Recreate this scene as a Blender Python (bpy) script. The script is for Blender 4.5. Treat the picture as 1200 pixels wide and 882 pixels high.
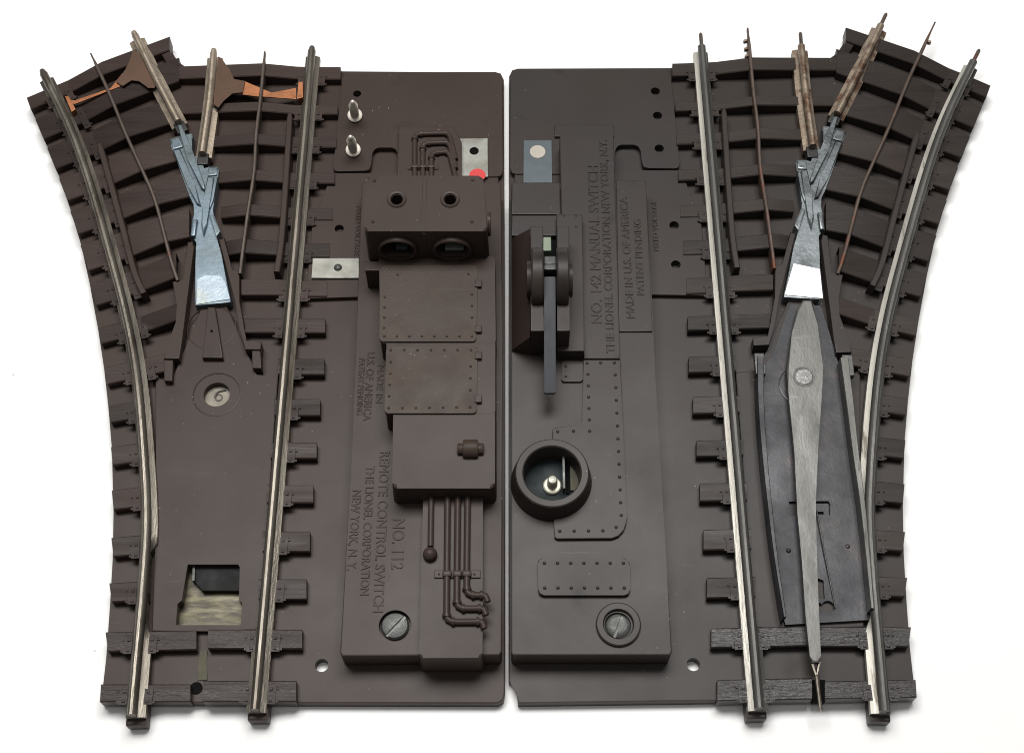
import bpy, bmesh, math, random
from mathutils import Vector, Matrix
random.seed(7)
S = bpy.context.scene
COL = S.collection
for o in list(bpy.data.objects): bpy.data.objects.remove(o)

# ------------------------------------------------------------------ camera
F = 1650.0; CX, CY = 600.0, 441.0; H = 441.0          # focal length in photo pixels; camera height in mm
TH = math.radians(63.2); MM = 0.001
cam = bpy.data.cameras.new('camera'); cam.sensor_width = 36; cam.lens = F / 1200 * 36
cam.clip_start = 0.01; cam.clip_end = 60
co = bpy.data.objects.new('camera', cam); COL.objects.link(co)
co.location = (0, 0, H * MM); co.rotation_euler = (math.pi / 2 - TH, 0, 0)
S.camera = co

# ------------------------------------------------------------------ world, lamps, exposure
w = bpy.data.worlds.new('World'); S.world = w; w.use_nodes = True
w.node_tree.nodes['Background'].inputs[0].default_value = (1.0, 0.99, 0.98, 1)
w.node_tree.nodes['Background'].inputs[1].default_value = 0.075
def area(name, loc, target, size, power, col=(1, 1, 1)):
    l = bpy.data.lights.new(name, 'AREA'); l.shape = 'RECTANGLE'; l.size, l.size_y = size; l.energy = power; l.color = col
    o = bpy.data.objects.new(name, l); COL.objects.link(o); o.location = loc
    o.rotation_euler = (Vector(target) - Vector(loc)).to_track_quat('-Z', 'Y').to_euler(); return o
area('ceiling_softbox', (-0.05, 0.50, 1.08), (0, 0.22, 0), (0.8, 0.36), 16.0, (1, 0.985, 0.96))
area('added_fill_light', (0.0, -0.08, 1.25), (0, 0.18, 0), (1.0, 0.5), 2.0, (1, 0.99, 0.97))  # added fill lamp without a known source, for bevel highlights and dark fronts
S.view_settings.view_transform = 'Standard'; S.view_settings.look = 'None'
S.view_settings.exposure = 0.0; S.view_settings.gamma = 1.0
S.render.engine = 'CYCLES'; S.cycles.pixel_filter_type = 'BLACKMAN_HARRIS'; S.cycles.filter_width = 1.05; S.render.resolution_x = 1024; S.render.resolution_y = 752

# ------------------------------------------------------------------ photo point -> place on the plane z (mm)
def P(px, py, z):
    u = (px - CX) / F; v = (py - CY) / F
    dx = u; dy = -v * math.sin(TH) + math.cos(TH); dz = -v * math.cos(TH) - math.sin(TH)
    t = (H - z) / -dz
    return Vector((dx * t, dy * t, z))
def ident(p): return p
def mirrored(p):                                     # the other hand of the same track, as it lies on the table
    x, y = p
    t = min(1, max(0, (400 - x) / 330)); s = min(1, max(0, (830 - y) / 780))
    return (1187 - x + 5 * t, y - (s * 4 * (1 - t) + t * (6 + 9 * s)))

# ------------------------------------------------------------------ materials
def mat(name, col, rough=0.5, metal=0.0, spec=0.5, var=0.15, vscale=60, bump=0.0, bscale=900, speck=None, speckscale=260,
        speckth=0.045, stretch=None, rvar=0.12, col2=None, c2lo=0.45, c2hi=0.65, c2scale=40, scuff=0.0, orand=0.0, stain=0.0):
    m = bpy.data.materials.new(name); m.use_nodes = True; nt = m.node_tree; N = nt.nodes; L = nt.links
    b = N['Principled BSDF']; b.inputs['Metallic'].default_value = metal
    b.inputs['Specular IOR Level'].default_value = spec
    tc = N.new('ShaderNodeTexCoord'); src = tc.outputs['Object']
    def noise(sc, det=4, vec=None, rough_=0.6):
        n = N.new('ShaderNodeTexNoise'); n.inputs['Scale'].default_value = sc; n.inputs['Detail'].default_value = det
        n.inputs['Roughness'].default_value = rough_; L.new(vec or src, n.inputs['Vector']); return n
    def ramp(lo, hi, inp, a=(0, 0, 0, 1), c=(1, 1, 1, 1)):
        r = N.new('ShaderNodeValToRGB'); r.color_ramp.elements[0].position = lo; r.color_ramp.elements[1].position = hi
        r.color_ramp.elements[0].color = a; r.color_ramp.elements[1].color = c; L.new(inp, r.inputs[0]); return r
    def mix(f, a, c):
        x = N.new('ShaderNodeMix'); x.data_type = 'RGBA'
        if isinstance(f, float): x.inputs[0].default_value = f
        else: L.new(f, x.inputs[0])
        for i, q in ((6, a), (7, c)):
            if isinstance(q, tuple): x.inputs[i].default_value = q
            else: L.new(q, x.inputs[i])
        return x.outputs[2]
    svec = src
    if stretch:
        mp = N.new('ShaderNodeMapping'); mp.inputs['Scale'].default_value = stretch; L.new(src, mp.inputs['Vector']); svec = mp.outputs[0]
    c = tuple(col) + (1,)
    n1 = noise(vscale, 5, svec)
    r1 = ramp(0.25, 0.75, n1.outputs[0], tuple(max(0, k * (1 - var)) for k in col) + (1,), tuple(min(1, k * (1 + var)) for k in col) + (1,))
    cur = r1.outputs[0]
    if col2:
        r2 = ramp(c2lo, c2hi, noise(c2scale, 6, svec).outputs[0]); cur = mix(r2.outputs[0], cur, tuple(col2) + (1,))
    if speck:
        v = N.new('ShaderNodeTexVoronoi'); v.inputs['Scale'].default_value = speckscale; L.new(src, v.inputs['Vector'])
        r3 = ramp(speckth * 0.5, speckth, v.outputs['Distance'], (1, 1, 1, 1), (0, 0, 0, 1))
        n3 = noise(30, 3); r4 = ramp(0.5, 0.62, n3.outputs[0])
        mu = N.new('ShaderNodeMath'); mu.operation = 'MULTIPLY'; L.new(r3.outputs[0], mu.inputs[0]); L.new(r4.outputs[0], mu.inputs[1])
        cur = mix(mu.outputs[0], cur, tuple(speck) + (1,))
    if scuff:
        mp2 = N.new('ShaderNodeMapping'); mp2.inputs['Rotation'].default_value = (0, 0, 0.6); mp2.inputs['Scale'].default_value = (0.10, 2.2, 1); L.new(src, mp2.inputs['Vector'])
        r5 = ramp(0.66, 0.74, noise(260, 3, mp2.outputs[0], 0.75).outputs[0]); r6 = ramp(0.5, 0.68, noise(34, 3).outputs[0])
        m5 = N.new('ShaderNodeMath'); m5.operation = 'MULTIPLY'; L.new(r5.outputs[0], m5.inputs[0]); L.new(r6.outputs[0], m5.inputs[1])
        cur = mix(m5.outputs[0], cur, (scuff, scuff * .9, scuff * .82, 1))
    if stain:
        r7 = ramp(0.62, 0.70, noise(38, 5).outputs[0], (0, 0, 0, 1), (stain, stain, stain, 1)); cur = mix(r7.outputs[0], cur, tuple(k * .35 for k in col) + (1,))
    if orand:
        oi = N.new('ShaderNodeObjectInfo'); mr = N.new('ShaderNodeMapRange'); mr.inputs[3].default_value = 1 - orand; mr.inputs[4].default_value = 1 + orand
        L.new(oi.outputs['Random'], mr.inputs[0]); vm = N.new('ShaderNodeVectorMath'); vm.operation = 'SCALE'; L.new(cur, vm.inputs[0]); L.new(mr.outputs[0], vm.inputs['Scale']); cur = vm.outputs[0]
    L.new(cur, b.inputs['Base Color'])
    nr = noise(vscale * 1.7, 5, svec)
    rr = N.new('ShaderNodeMapRange'); rr.inputs[1].default_value = 0.3; rr.inputs[2].default_value = 0.7
    rr.inputs[3].default_value = max(0.03, rough - rvar); rr.inputs[4].default_value = min(1, rough + rvar)
    L.new(nr.outputs[0], rr.inputs[0]); L.new(rr.outputs[0], b.inputs['Roughness'])
    if bump:
        bp = N.new('ShaderNodeBump'); bp.inputs['Strength'].default_value = bump; bp.inputs['Distance'].default_value = 0.0004
        L.new(noise(bscale, 4, svec).outputs[0], bp.inputs['Height']); L.new(bp.outputs[0], b.inputs['Normal'])
    return m
BR = (0.044, 0.0310, 0.0265); GR = (0.037, 0.0295, 0.0262)
PL = {'brown': mat('brown_plastic', BR, 0.40, spec=0.15, stain=0.3, scuff=0.10, var=0.12, vscale=22, bump=0.035, bscale=1500, rvar=.04, speck=(0.30, 0.26, 0.22), speckscale=300, speckth=0.075),
      'grey': mat('grey_brown_plastic', GR, 0.40, spec=0.19, stain=0.55, scuff=0.10, var=0.12, col2=(0.032, 0.029, 0.029), c2lo=0.45, c2hi=0.7, c2scale=18, vscale=22, bump=0.035, bscale=1500, rvar=.04, speck=(0.26, 0.25, 0.22), speckscale=300, speckth=0.07)}
TIE = {'brown': mat('brown_tie_plastic', (0.032, 0.0215, 0.0185), 0.46, spec=0.18, orand=0.3, scuff=0.06, var=0.2, vscale=60, bump=0.16, bscale=420, stretch=(0.35, 3.0, 1), speck=(0.26, 0.22, 0.18), speckscale=300),
       'grey': mat('grey_tie_plastic', (0.029, 0.0225, 0.0195), 0.46, spec=0.2, orand=0.3, scuff=0.06, var=0.2, vscale=60, bump=0.16, bscale=420, stretch=(0.35, 3.0, 1), speck=(0.26, 0.24, 0.2), speckscale=300)}
TIEW = {'brown': mat('grained_brown_tie', (0.030, 0.020, 0.0185), 0.42, spec=0.25, var=0.25, vscale=60, bump=0.6, bscale=420, stretch=(0.25, 3.0, 1)),
        'grey': mat('grained_grey_tie', (0.024, 0.020, 0.0195), 0.36, spec=0.5, var=0.3, vscale=60, bump=1.0, bscale=420, stretch=(0.25, 3.0, 1))}
DUSTY = mat('dusty_brown_plastic', (0.046, 0.032, 0.026), 0.44, spec=0.17, scuff=.08, var=0.16, vscale=30, bump=0.12, bscale=1500, speck=(0.42, 0.33, 0.22), speckscale=420, speckth=0.09, col2=(0.070, 0.051, 0.034), c2lo=0.5, c2hi=0.75, c2scale=45)
BLACK = mat('black_plastic', (0.012, 0.011, 0.011), 0.55, var=0.2)
HOLE = mat('hole_dark', (0.004, 0.004, 0.004), 0.9, spec=0.1)  # near-black paints shade into holes, slots and gaps; also the dark side lens
RAIL = mat('rail_steel', (0.165, 0.148, 0.124), 0.42, 0.75, var=0.3, vscale=90, bump=0.25, bscale=1400, stretch=(1, 0.15, 1), col2=(0.07, 0.056, 0.04), c2lo=0.5, c2hi=0.72, c2scale=150, rvar=0.15)
RAILD = mat('tarnished_rail_steel', (0.10, 0.097, 0.09), 0.48, 0.6, var=0.35, vscale=90, bump=0.2, bscale=1400, stretch=(1, 0.15, 1))
RAILW = mat('glint_rail_edge', (0.30, 0.27, 0.21), 0.45, 0.7, var=0.3, vscale=200, bump=0.4, bscale=1400, col2=(0.12, 0.10, 0.07), c2lo=0.45, c2hi=0.58, c2scale=300)  # paler steel that paints the sparkle along the flange edge
RAILB = mat('reflection_rail_steel', (0.44, 0.42, 0.375), 0.45, 0.45, var=0.3, vscale=90, bump=0.25, bscale=1400, stretch=(1, 0.15, 1), col2=(0.16, 0.14, 0.11), c2lo=0.56, c2hi=0.66, c2scale=330, rvar=0.15)  # pale rail copy with reflected white put into its colour; specks are tarnish
TIN = mat('tarnished_tin', (0.38, 0.32, 0.25), 0.45, 0.75, var=0.2, vscale=120, bump=0.2, col2=(0.24, 0.17, 0.11), c2lo=0.55, c2hi=0.8, c2scale=220)
RUST = mat('rusty_tin', (0.26, 0.21, 0.16), 0.55, 0.6, var=0.3, vscale=160, bump=0.3, col2=(0.12, 0.065, 0.04), c2lo=0.48, c2hi=0.62, c2scale=170)
WIRE = mat('brown_wire', (0.085, 0.066, 0.055), 0.5, 0.5, var=0.3, vscale=120, col2=(0.12, 0.05, 0.03), c2lo=0.56, c2hi=0.68, c2scale=70)
RUSTW = mat('rusty_wire', (0.088, 0.062, 0.050), 0.55, 0.4, var=0.3, vscale=120, col2=(0.13, 0.05, 0.028), c2lo=0.52, c2hi=0.62, c2scale=60)
COPPER = mat('copper', (0.36, 0.155, 0.078), 0.48, 1.0, var=0.2, vscale=80, bump=0.1, col2=(0.22, 0.10, 0.055), c2lo=0.5, c2hi=0.75, c2scale=90)
BRONZE = mat('tarnished_bronze', (0.10, 0.06, 0.042), 0.55, 0.7, var=0.2, vscale=60, bump=0.1)
ZINCB = mat('blue_zinc', (0.155, 0.20, 0.235), 0.45, 0.7, var=0.3, vscale=80, bump=0.15, bscale=700, col2=(0.13, 0.155, 0.16), c2lo=0.45, c2hi=0.65, c2scale=70)
ZINCG = mat('grey_zinc', (0.18, 0.20, 0.21), 0.42, 0.75, var=0.3, vscale=80, bump=0.25, bscale=700, col2=(0.085, 0.092, 0.096), c2lo=0.45, c2hi=0.6, c2scale=90)
WORN = mat('worn_silver', (0.36, 0.43, 0.49), 0.5, 0.45, var=0.2, vscale=100, bump=0.4, col2=(0.40, 0.40, 0.28), c2lo=0.5, c2hi=0.7, c2scale=60)
BRIGHT = mat('glare_silver', (0.80, 0.82, 0.82), 0.42, 0.4, var=0.05, vscale=100, bump=0.1, col2=(0.25, 0.26, 0.27), c2lo=0.66, c2hi=0.70, c2scale=420)  # reflected glare put into a pale base colour
PLATE = mat('plate_steel', (0.25, 0.25, 0.225), 0.45, 0.6, var=0.15, vscale=100, col2=(0.17, 0.165, 0.14), c2lo=0.45, c2hi=0.7, c2scale=120)
BLUEP = mat('blue_plate_steel', (0.075, 0.09, 0.10), 0.45, 0.5, var=0.12, vscale=60)
DARKS = mat('blued_steel', (0.022, 0.023, 0.0265), 0.42, 0.4, var=0.2, vscale=40, bump=0.1, col2=(0.048, 0.036, 0.034), c2lo=0.58, c2hi=0.75, c2scale=60)
BLADE = mat('brushed_grey_steel', (0.108, 0.107, 0.100), 0.44, 0.6, var=0.12, vscale=60, bump=0.12, bscale=900, stretch=(1.6, 0.5, 1), scuff=0.30, col2=(0.07, 0.068, 0.064), c2lo=0.60, c2hi=0.72, c2scale=260)
LEVER = mat('lever_steel', (0.014, 0.016, 0.021), 0.42, 0.3, var=0.15, vscale=60)
SCREWM = mat('screw_steel', (0.075, 0.078, 0.074), 0.45, 0.5, var=0.25, vscale=140, bump=0.3)
SILVER = mat('small_screw_metal', (0.62, 0.57, 0.50), 0.42, 0.10, var=0.25, vscale=300, bump=0.2)
CREAM = mat('cream_fibre', (0.23, 0.205, 0.165), 0.6, var=0.4, vscale=200)
BULB = mat('pale_socket_pin', (0.5, 0.49, 0.40), 0.35, 0.2, var=0.1)
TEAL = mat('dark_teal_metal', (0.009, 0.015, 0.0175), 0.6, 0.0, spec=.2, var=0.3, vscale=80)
OLIVE = mat('olive_board', (0.075, 0.07, 0.045), 0.7, var=0.3, vscale=80)
FLOORM = mat('stained_metal', (0.135, 0.12, 0.065), 0.5, 0.2, var=0.25, vscale=90, bump=0.3, bscale=500, stretch=(0.5, 2.2, 1), col2=(0.045, 0.036, 0.02), c2lo=0.40, c2hi=0.58, c2scale=260)
PGREEN = mat('pale_green_plastic', (0.15, 0.19, 0.13), 0.5, var=0.1)
RED = mat('red_paint', (0.55, 0.02, 0.02), 0.45, var=0.1)
BRASS = mat('brass', (0.5, 0.33, 0.17), 0.5, 0.3, var=0.2)
BLUESPOT = mat('blue_paint', (0.15, 0.12, 0.75), 0.4, var=0.1)
DUSTM = mat('dust', (0.5, 0.48, 0.42), 0.8, var=0.2)
PAPER = mat('white_paper', (0.86, 0.86, 0.86), 0.7, spec=0.2, var=0.01, vscale=12, speck=(0.30, 0.26, 0.24), speckscale=70, speckth=0.03)

def shade(me, angle=35):
    me.set_sharp_from_angle(angle=math.radians(angle))
    me.polygons.foreach_set('use_smooth', [not (len(p.vertices) > 8 or (abs(p.normal.z) > 0.9995 and p.area > 2e-7)) for p in me.polygons])
    me.update()
# ------------------------------------------------------------------ mesh helpers (all in mm, scaled at link time)
class MB:
    def __init__(s): s.bm = bmesh.new()
    def face(s, pts):
        return s.bm.faces.new([s.bm.verts.new(p) for p in pts])
    def merge(s, other):
        me = bpy.data.meshes.new('tmp'); other.to_mesh(me); s.bm.from_mesh(me); bpy.data.meshes.remove(me); other.free(); return s
    def prism_w(s, poly, z0, z1, bev=0.25, flare=0.0, seg=2, ztop=None):
        b = bmesh.new()
        pl = [Vector((p[0], p[1], 0)) for p in poly]
        ar = sum(pl[i].x * pl[(i + 1) % len(pl)].y - pl[(i + 1) % len(pl)].x * pl[i].y for i in range(len(pl)))
        if ar < 0: pl.reverse()
        n = len(pl); bot = pl
        if flare:
            bot = []
            for i in range(n):
                a = (pl[i] - pl[i - 1]).normalized(); c = (pl[(i + 1) % n] - pl[i]).normalized()
                na = Vector((a.y, -a.x, 0)); nc = Vector((c.y, -c.x, 0)); m = (na + nc)
                m = m / max(0.3, m.dot(na)) if m.length > 1e-6 else na
                bot.append(pl[i] + m * flare)
        tv = [b.verts.new((p.x, p.y, ztop(p) if ztop else z1)) for p in pl]; bv = [b.verts.new((p.x, p.y, z0)) for p in bot]
        tf = b.faces.new(tv); b.faces.new(list(reversed(bv)))
        for i in range(n):
            j = (i + 1) % n; b.faces.new((tv[j], tv[i], bv[i], bv[j]))
        if bev > 0:
            bmesh.ops.bevel(b, geom=list(tf.edges), offset=bev, segments=seg, profile=0.6, affect='EDGES', clamp_overlap=True)
        bmesh.ops.recalc_face_normals(b, faces=b.faces[:])
        return s.merge(b)
    def prism(s, poly, z0, z1, **k):                  # outline as seen in the photo at height z1
        return s.prism_w([P(x, y, z1) for x, y in poly], z0, z1, **k)
    def box(s, c, d, rot=None, bev=0.0):
        b = bmesh.new(); bmesh.ops.create_cube(b, size=1.0)
        bmesh.ops.scale(b, vec=d, verts=b.verts[:])
        if bev: bmesh.ops.bevel(b, geom=b.edges[:], offset=bev, segments=2, profile=0.6, affect='EDGES', clamp_overlap=True)
        M = Matrix.Translation(c) @ (rot or Matrix.Identity(4)); bmesh.ops.transform(b, matrix=M, verts=b.verts[:])
        return s.merge(b)
    def lathe(s, prof, c, axis='z', n=40, cap=True):    # prof: (r, h) from bottom to top
        b = bmesh.new(); rings = []
        for r, h in prof:
            rings.append([b.verts.new((r * math.cos(2 * math.pi * i / n), r * math.sin(2 * math.pi * i / n), h)) for i in range(n)])
        for a, q in zip(rings, rings[1:]):
            for i in range(n): b.faces.new((a[i], a[(i + 1) % n], q[(i + 1) % n], q[i]))
        if cap: b.faces.new(list(reversed(rings[0]))); b.faces.new(rings[-1])
        R = Matrix.Identity(4)
        if axis == 'x': R = Matrix.Rotation(math.pi / 2, 4, 'Y')
        if axis == 'y': R = Matrix.Rotation(-math.pi / 2, 4, 'X')
        bmesh.ops.transform(b, matrix=Matrix.Translation(c) @ R, verts=b.verts[:])
        bmesh.ops.recalc_face_normals(b, faces=b.faces[:])
        return s.merge(b)
    def dome(s, c, r, h=None, n=10):
        h = h or r * 0.8
        prof = [(r, -0.3)] + [(r * math.cos(a), h * math.sin(a)) for a in (0, 0.5, 1.0, 1.35)]
        return s.lathe(prof, c, n=n)
    def ball(s, c, r, n=16):
        b = bmesh.new(); bmesh.ops.create_uvsphere(b, u_segments=n, v_segments=n // 2 + 2, radius=r)
        bmesh.ops.translate(b, vec=c, verts=b.verts[:]); return s.merge(b)
    def tube(s, pts, r, n=12, cap=True):
        b = bmesh.new(); rings = []; up = Vector((0, 0, 1))
        pts = [Vector(p) for p in pts]
        for i, p in enumerate(pts):
            a = pts[max(0, i - 1)]; c = pts[min(len(pts) - 1, i + 1)]; t = (c - a).normalized()
            u = t.cross(up); u = u.normalized() if u.length > 1e-4 else Vector((1, 0, 0)); v = u.cross(t)
            rr = r[i] if isinstance(r, (list, tuple)) else r
            rings.append([b.verts.new(p + (u * math.cos(2 * math.pi * k / n) + v * math.sin(2 * math.pi * k / n)) * rr) for k in range(n)])
        for a, q in zip(rings, rings[1:]):
            for k in range(n): b.faces.new((a[k], a[(k + 1) % n], q[(k + 1) % n], q[k]))
        if cap: b.faces.new(list(reversed(rings[0]))); b.faces.new(rings[-1])
        bmesh.ops.recalc_face_normals(b, faces=b.faces[:]); return s.merge(b)
    def sweep(s, path, prof_at):                       # path: world xyz points; prof_at(i, t) -> closed profile of (side, height)
        b = bmesh.new(); rings = []
        for i, p in enumerate(path):
            a = path[max(0, i - 1)]; c = path[min(len(path) - 1, i + 1)]; t = Vector((c.x - a.x, c.y - a.y, 0)).normalized()
            u = Vector((t.y, -t.x, 0))                 # to the right of travel
            rings.append([b.verts.new(Vector((p.x, p.y, 0)) + u * q[0] + Vector((0, 0, q[1]))) for q in prof_at(i, i / (len(path) - 1))])
        n = len(rings[0])
        for a, q in zip(rings, rings[1:]):
            for k in range(n): b.faces.new((a[k], a[(k + 1) % n], q[(k + 1) % n], q[k]))
        b.faces.new(list(reversed(rings[0]))); b.faces.new(rings[-1])
        bmesh.ops.recalc_face_normals(b, faces=b.faces[:]); return s.merge(b)
    def build(s, name, m, parent=None, angle=35, label=None):
        me = bpy.data.meshes.new(name)
        bmesh.ops.scale(s.bm, vec=(MM, MM, MM), verts=s.bm.verts[:])
        s.bm.to_mesh(me); s.bm.free()
        shade(me, angle)
        me.materials.append(m); o = bpy.data.objects.new(name, me); COL.objects.link(o)
        if parent:
            o.parent = parent
            if parent.type == 'EMPTY': o.matrix_parent_inverse = Matrix.Translation(-parent.location)
        if label: o['label'] = label
        return o
def cut(o, cutters):
    """real holes: subtract the cutters from o and keep the result as plain mesh"""
    mods = []
    for c in cutters:
        md = o.modifiers.new('hole', 'BOOLEAN'); md.operation = 'DIFFERENCE'; md.solver = 'EXACT'; md.object = c; md.use_self = False; mods.append(md)
    dg = bpy.context.evaluated_depsgraph_get(); dg.update()
    me = bpy.data.meshes.new_from_object(o.evaluated_get(dg))
    o.modifiers.clear(); old = o.data; o.data = me; bpy.data.meshes.remove(old)
    shade(me)
    for c in cutters:
        d = c.data; bpy.data.objects.remove(c); bpy.data.meshes.remove(d)
def cutter_cyl(px, py, z, r, depth, above=6, axis='z', n=28):
    c = P(px, py, z); b = MB().lathe([(r, -depth), (r, above)], c, n=n); return b.build('cutter', HOLE)
def rounded(poly, r, n=4):
    out = []; N = len(poly)
    for i in range(N):
        p = Vector(poly[i]); a = Vector(poly[i - 1]); c = Vector(poly[(i + 1) % N])
        rr = min(r, (a - p).length * 0.45, (c - p).length * 0.45)
        s_ = p + (a - p).normalized() * rr; e = p + (c - p).normalized() * rr
        for k in range(n + 1):
            t = k / n; q = s_ * (1 - t) ** 2 + p * 2 * t * (1 - t) + e * t * t; out.append((q.x, q.y))
    return out
def dens(pl, step=9):
    out = []
    # Catmull-Rom through the traced points
    pts = [Vector(p) for p in pl]
    for i in range(len(pts) - 1):
        p0 = pts[max(0, i - 1)]; p1 = pts[i]; p2 = pts[i + 1]; p3 = pts[min(len(pts) - 1, i + 2)]
        n = max(1, int((p2 - p1).length / step))
        for k in range(n):
            t = k / n
            out.append(0.5 * ((2 * p1) + (p2 - p0) * t + (2 * p0 - 5 * p1 + 4 * p2 - p3) * t * t + (3 * p1 - p0 - 3 * p2 + p3) * t ** 3))
    out.append(pts[-1]); return [(q.x, q.y) for q in out]
def x_at(pl, y):
    for a, b in zip(pl, pl[1:]):
        if (a[1] - y) * (b[1] - y) <= 0 and a[1] != b[1]: return a[0] + (b[0] - a[0]) * (y - a[1]) / (b[1] - a[1])
    return pl[0][0] if abs(pl[0][1] - y) < abs(pl[-1][1] - y) else pl[-1][0]
def empty(name, loc, label, cat, group=None):
    o = bpy.data.objects.new(name, None); COL.objects.link(o); o.location = loc; o.empty_display_size = 0.01
    o['label'] = label; o['category'] = cat
    if group: o['group'] = group
    return o
def lettering(txt, a, b, cap, z, m, parent, up, relief=0.32, thin=-0.012):
    """raised moulded letters; a, b: photo points where the line's middle starts and ends; cap: cap height in px; up: -1 / +1 side the tops face"""
    cu = bpy.data.curves.new('lettering', 'FONT'); cu.body = txt; cu.size = 1.0; cu.extrude = 0.03; cu.bevel_depth = 0.022; cu.bevel_resolution = 1; cu.offset = thin; cu.resolution_u = 3
    to = bpy.data.objects.new('lettering', cu); COL.objects.link(to)
    dg = bpy.context.evaluated_depsgraph_get(); dg.update()
    me = bpy.data.meshes.new_from_object(to.evaluated_get(dg)); bpy.data.objects.remove(to); bpy.data.curves.remove(cu)
    xs = [v.co.x for v in me.vertices]; ys = [v.co.y for v in me.vertices]
    x0, x1 = min(xs), max(xs); y0, y1 = (min(ys) if ',' not in txt else 0.0), max(ys)
    zm = max(v.co.z for v in me.vertices)
    A = P(a[0], a[1], z); B = P(b[0], b[1], z); d = (B - A); Ln = d.length; d.normalize()
    n = Vector((-d.y, d.x, 0))
    if n.x * up < 0: n = -n
    ch = cap / 3.2
    for v in me.vertices:
        p = A + d * ((v.co.x - x0) / (x1 - x0) * Ln) + n * (((v.co.y - y0) / (y1 - y0) - 0.5) * ch)
        p.z = z + max(-.2, relief * (v.co.z / zm) if v.co.z > 0 else -.2)
        v.co = p * MM
    # mirrored? letters must read the right way: n must be d turned left
    if d.cross(n).z < 0: me.flip_normals()
    o = bpy.data.objects.new('lettering', me); me.materials.clear(); me.materials.append(m); COL.objects.link(o); o.parent = parent
    return o
def rivets(mb, pts, z, r=0.55):
    for x, y in pts: mb.dome(P(x, y, z), r, n=8)

# ------------------------------------------------------------------ the sheet of white paper
t = bpy.data.meshes.new('tabletop'); g = 1.2
t.from_pydata([(-g, -g, 0), (g, -g, 0), (g, g + .4, 0), (-g, g + .4, 0)], [], [(0, 1, 2, 3)]); t.materials.append(PAPER)
tab = bpy.data.objects.new('tabletop', t); COL.objects.link(tab); tab['kind'] = 'structure'; tab['label'] = 'plain white sheet under both track switches'

# ------------------------------------------------------------------ traced lines of the track (left hand, photo pixels)
RAIL_CURVE = [(50, 84), (80, 146), (102, 206), (126.5, 291), (147.5, 372), (160, 445), (168, 540), (170.5, 610), (166.5, 680), (161, 745), (153, 836)]
RAIL_STR = [(364.8, 57), (331.5, 443), (298, 830)]
RAIL_IN1 = [(157.5, 39), (184, 94), (208, 140)]
RAIL_IN2 = [(249.5, 60), (245, 112), (236, 177)]
WIRE_C = [(106, 62), (126.6, 106), (147, 156), (167, 200), (182, 236), (200, 304), (208, 328)]
WIRE_S = [(310, 60), (305.4, 111), (300, 156), (297.5, 200), (290.7, 245), (284.5, 291), (281, 320)]
ZT = 7.8
ZB = 4.3

def tie_mesh(mb, secs, z_of):
    """secs: list of (back px, front px); z_of(i) height"""
    b = bmesh.new(); rings = []
    for i, (bk, fr) in enumerate(secs):
        z = z_of(i); B = P(bk[0], bk[1], ZT); Fr = P(fr[0], fr[1], ZT); d = (Fr - B).normalized() * 0.35
        rings.append([b.verts.new((B.x, B.y, 2.0)), b.verts.new((B.x, B.y, z - 0.35)), b.verts.new((B.x + d.x, B.y + d.y, z)),
                      b.verts.new((Fr.x - d.x, Fr.y - d.y, z)), b.verts.new((Fr.x, Fr.y, z - 0.35)), b.verts.new((Fr.x, Fr.y, 2.0))])
    for a, q in zip(rings, rings[1:]):
        for k in range(6): b.faces.new((a[k], a[(k + 1) % 6], q[(k + 1) % 6], q[k]))
    b.faces.new(list(reversed(rings[0]))); b.faces.new(rings[-1])
    bmesh.ops.recalc_face_normals(b, faces=b.faces[:]); mb.merge(b)

def spikes(mb, c, d, dep, z, sides=(-1, 1)):
    """tie plate with spike heads each side of a rail; c: rail centre, d: unit vector along the tie"""
    n = Vector((-d.y, d.x, 0)); R = Matrix(((d.x, n.x, 0, 0), (d.y, n.y, 0, 0), (0, 0, 1, 0), (0, 0, 0, 1)))
    for s in sides:
        q = c + d * (s * 3.9); q.z = z
        mb.box(q + Vector((0, 0, 0.15)), (2.6, dep * 0.86, 0.7), R)
        for k in (-1, 1):
            mb.box(q + d * (s * -0.2) + n * (k * dep * 0.26) + Vector((0, 0, 0.5)), (1.0, 0.9, 0.8), R, bev=0.15)
            mb.box(q + d * (s * 1.7) + n * (k * dep * 0.30) + Vector((0, 0, 0.1)), (0.7, 0.7, 0.6), R)

# curved ties: front-left corner, back-left corner, slope, right end x (None: stops at the rail)
CT = [((36, 128), (31, 114), -.42, 199), ((51, 163), (41, 139), -.42, 210), ((65, 198), (55, 173), -.385, 200), ((79, 235), (69, 209), -.35, 214),
      ((92, 274), (82, 247), -.325, 224), ((104, 317), (94, 287), -.325, 222), ((113, 358), (105, 332), -.31, 206), ((118.7, 403), (115, 384), -.27, 204),
      ((126, 450), (122, 430), -.22, 196), ((130, 495), (127, 475), -.17, None), ((132, 545), (130, 523), -.14, None), ((133, 597), (131, 574), -.12, None),
      ((133, 652), (130.4, 629.5), -.09, None), ((131, 705), (128, 682.6), -.05, None), ((126.5, 763), (123.6, 740), -.02, 230), ((117, 822), (118.3, 801), 0, 223)]
ST = [(78, 93, 399, 205), (123, 134, 395.5, 213), (160, 173, 394, 243), (202, 215, 392, 256), (242, 256, 389.5, 259), (283, 300, 386, 262),
      (327, 346, 382.6, 283), (373, 390, 381, 287), (420, 439, 380, None), (467, 487, 375, None), (518, 537, 371, None), (568, 589, 367, None),
      (622, 646, 363, None), (678, 702, 359, None), (737, 760, 354, 244), (797, 822, 347, 238)]

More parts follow.
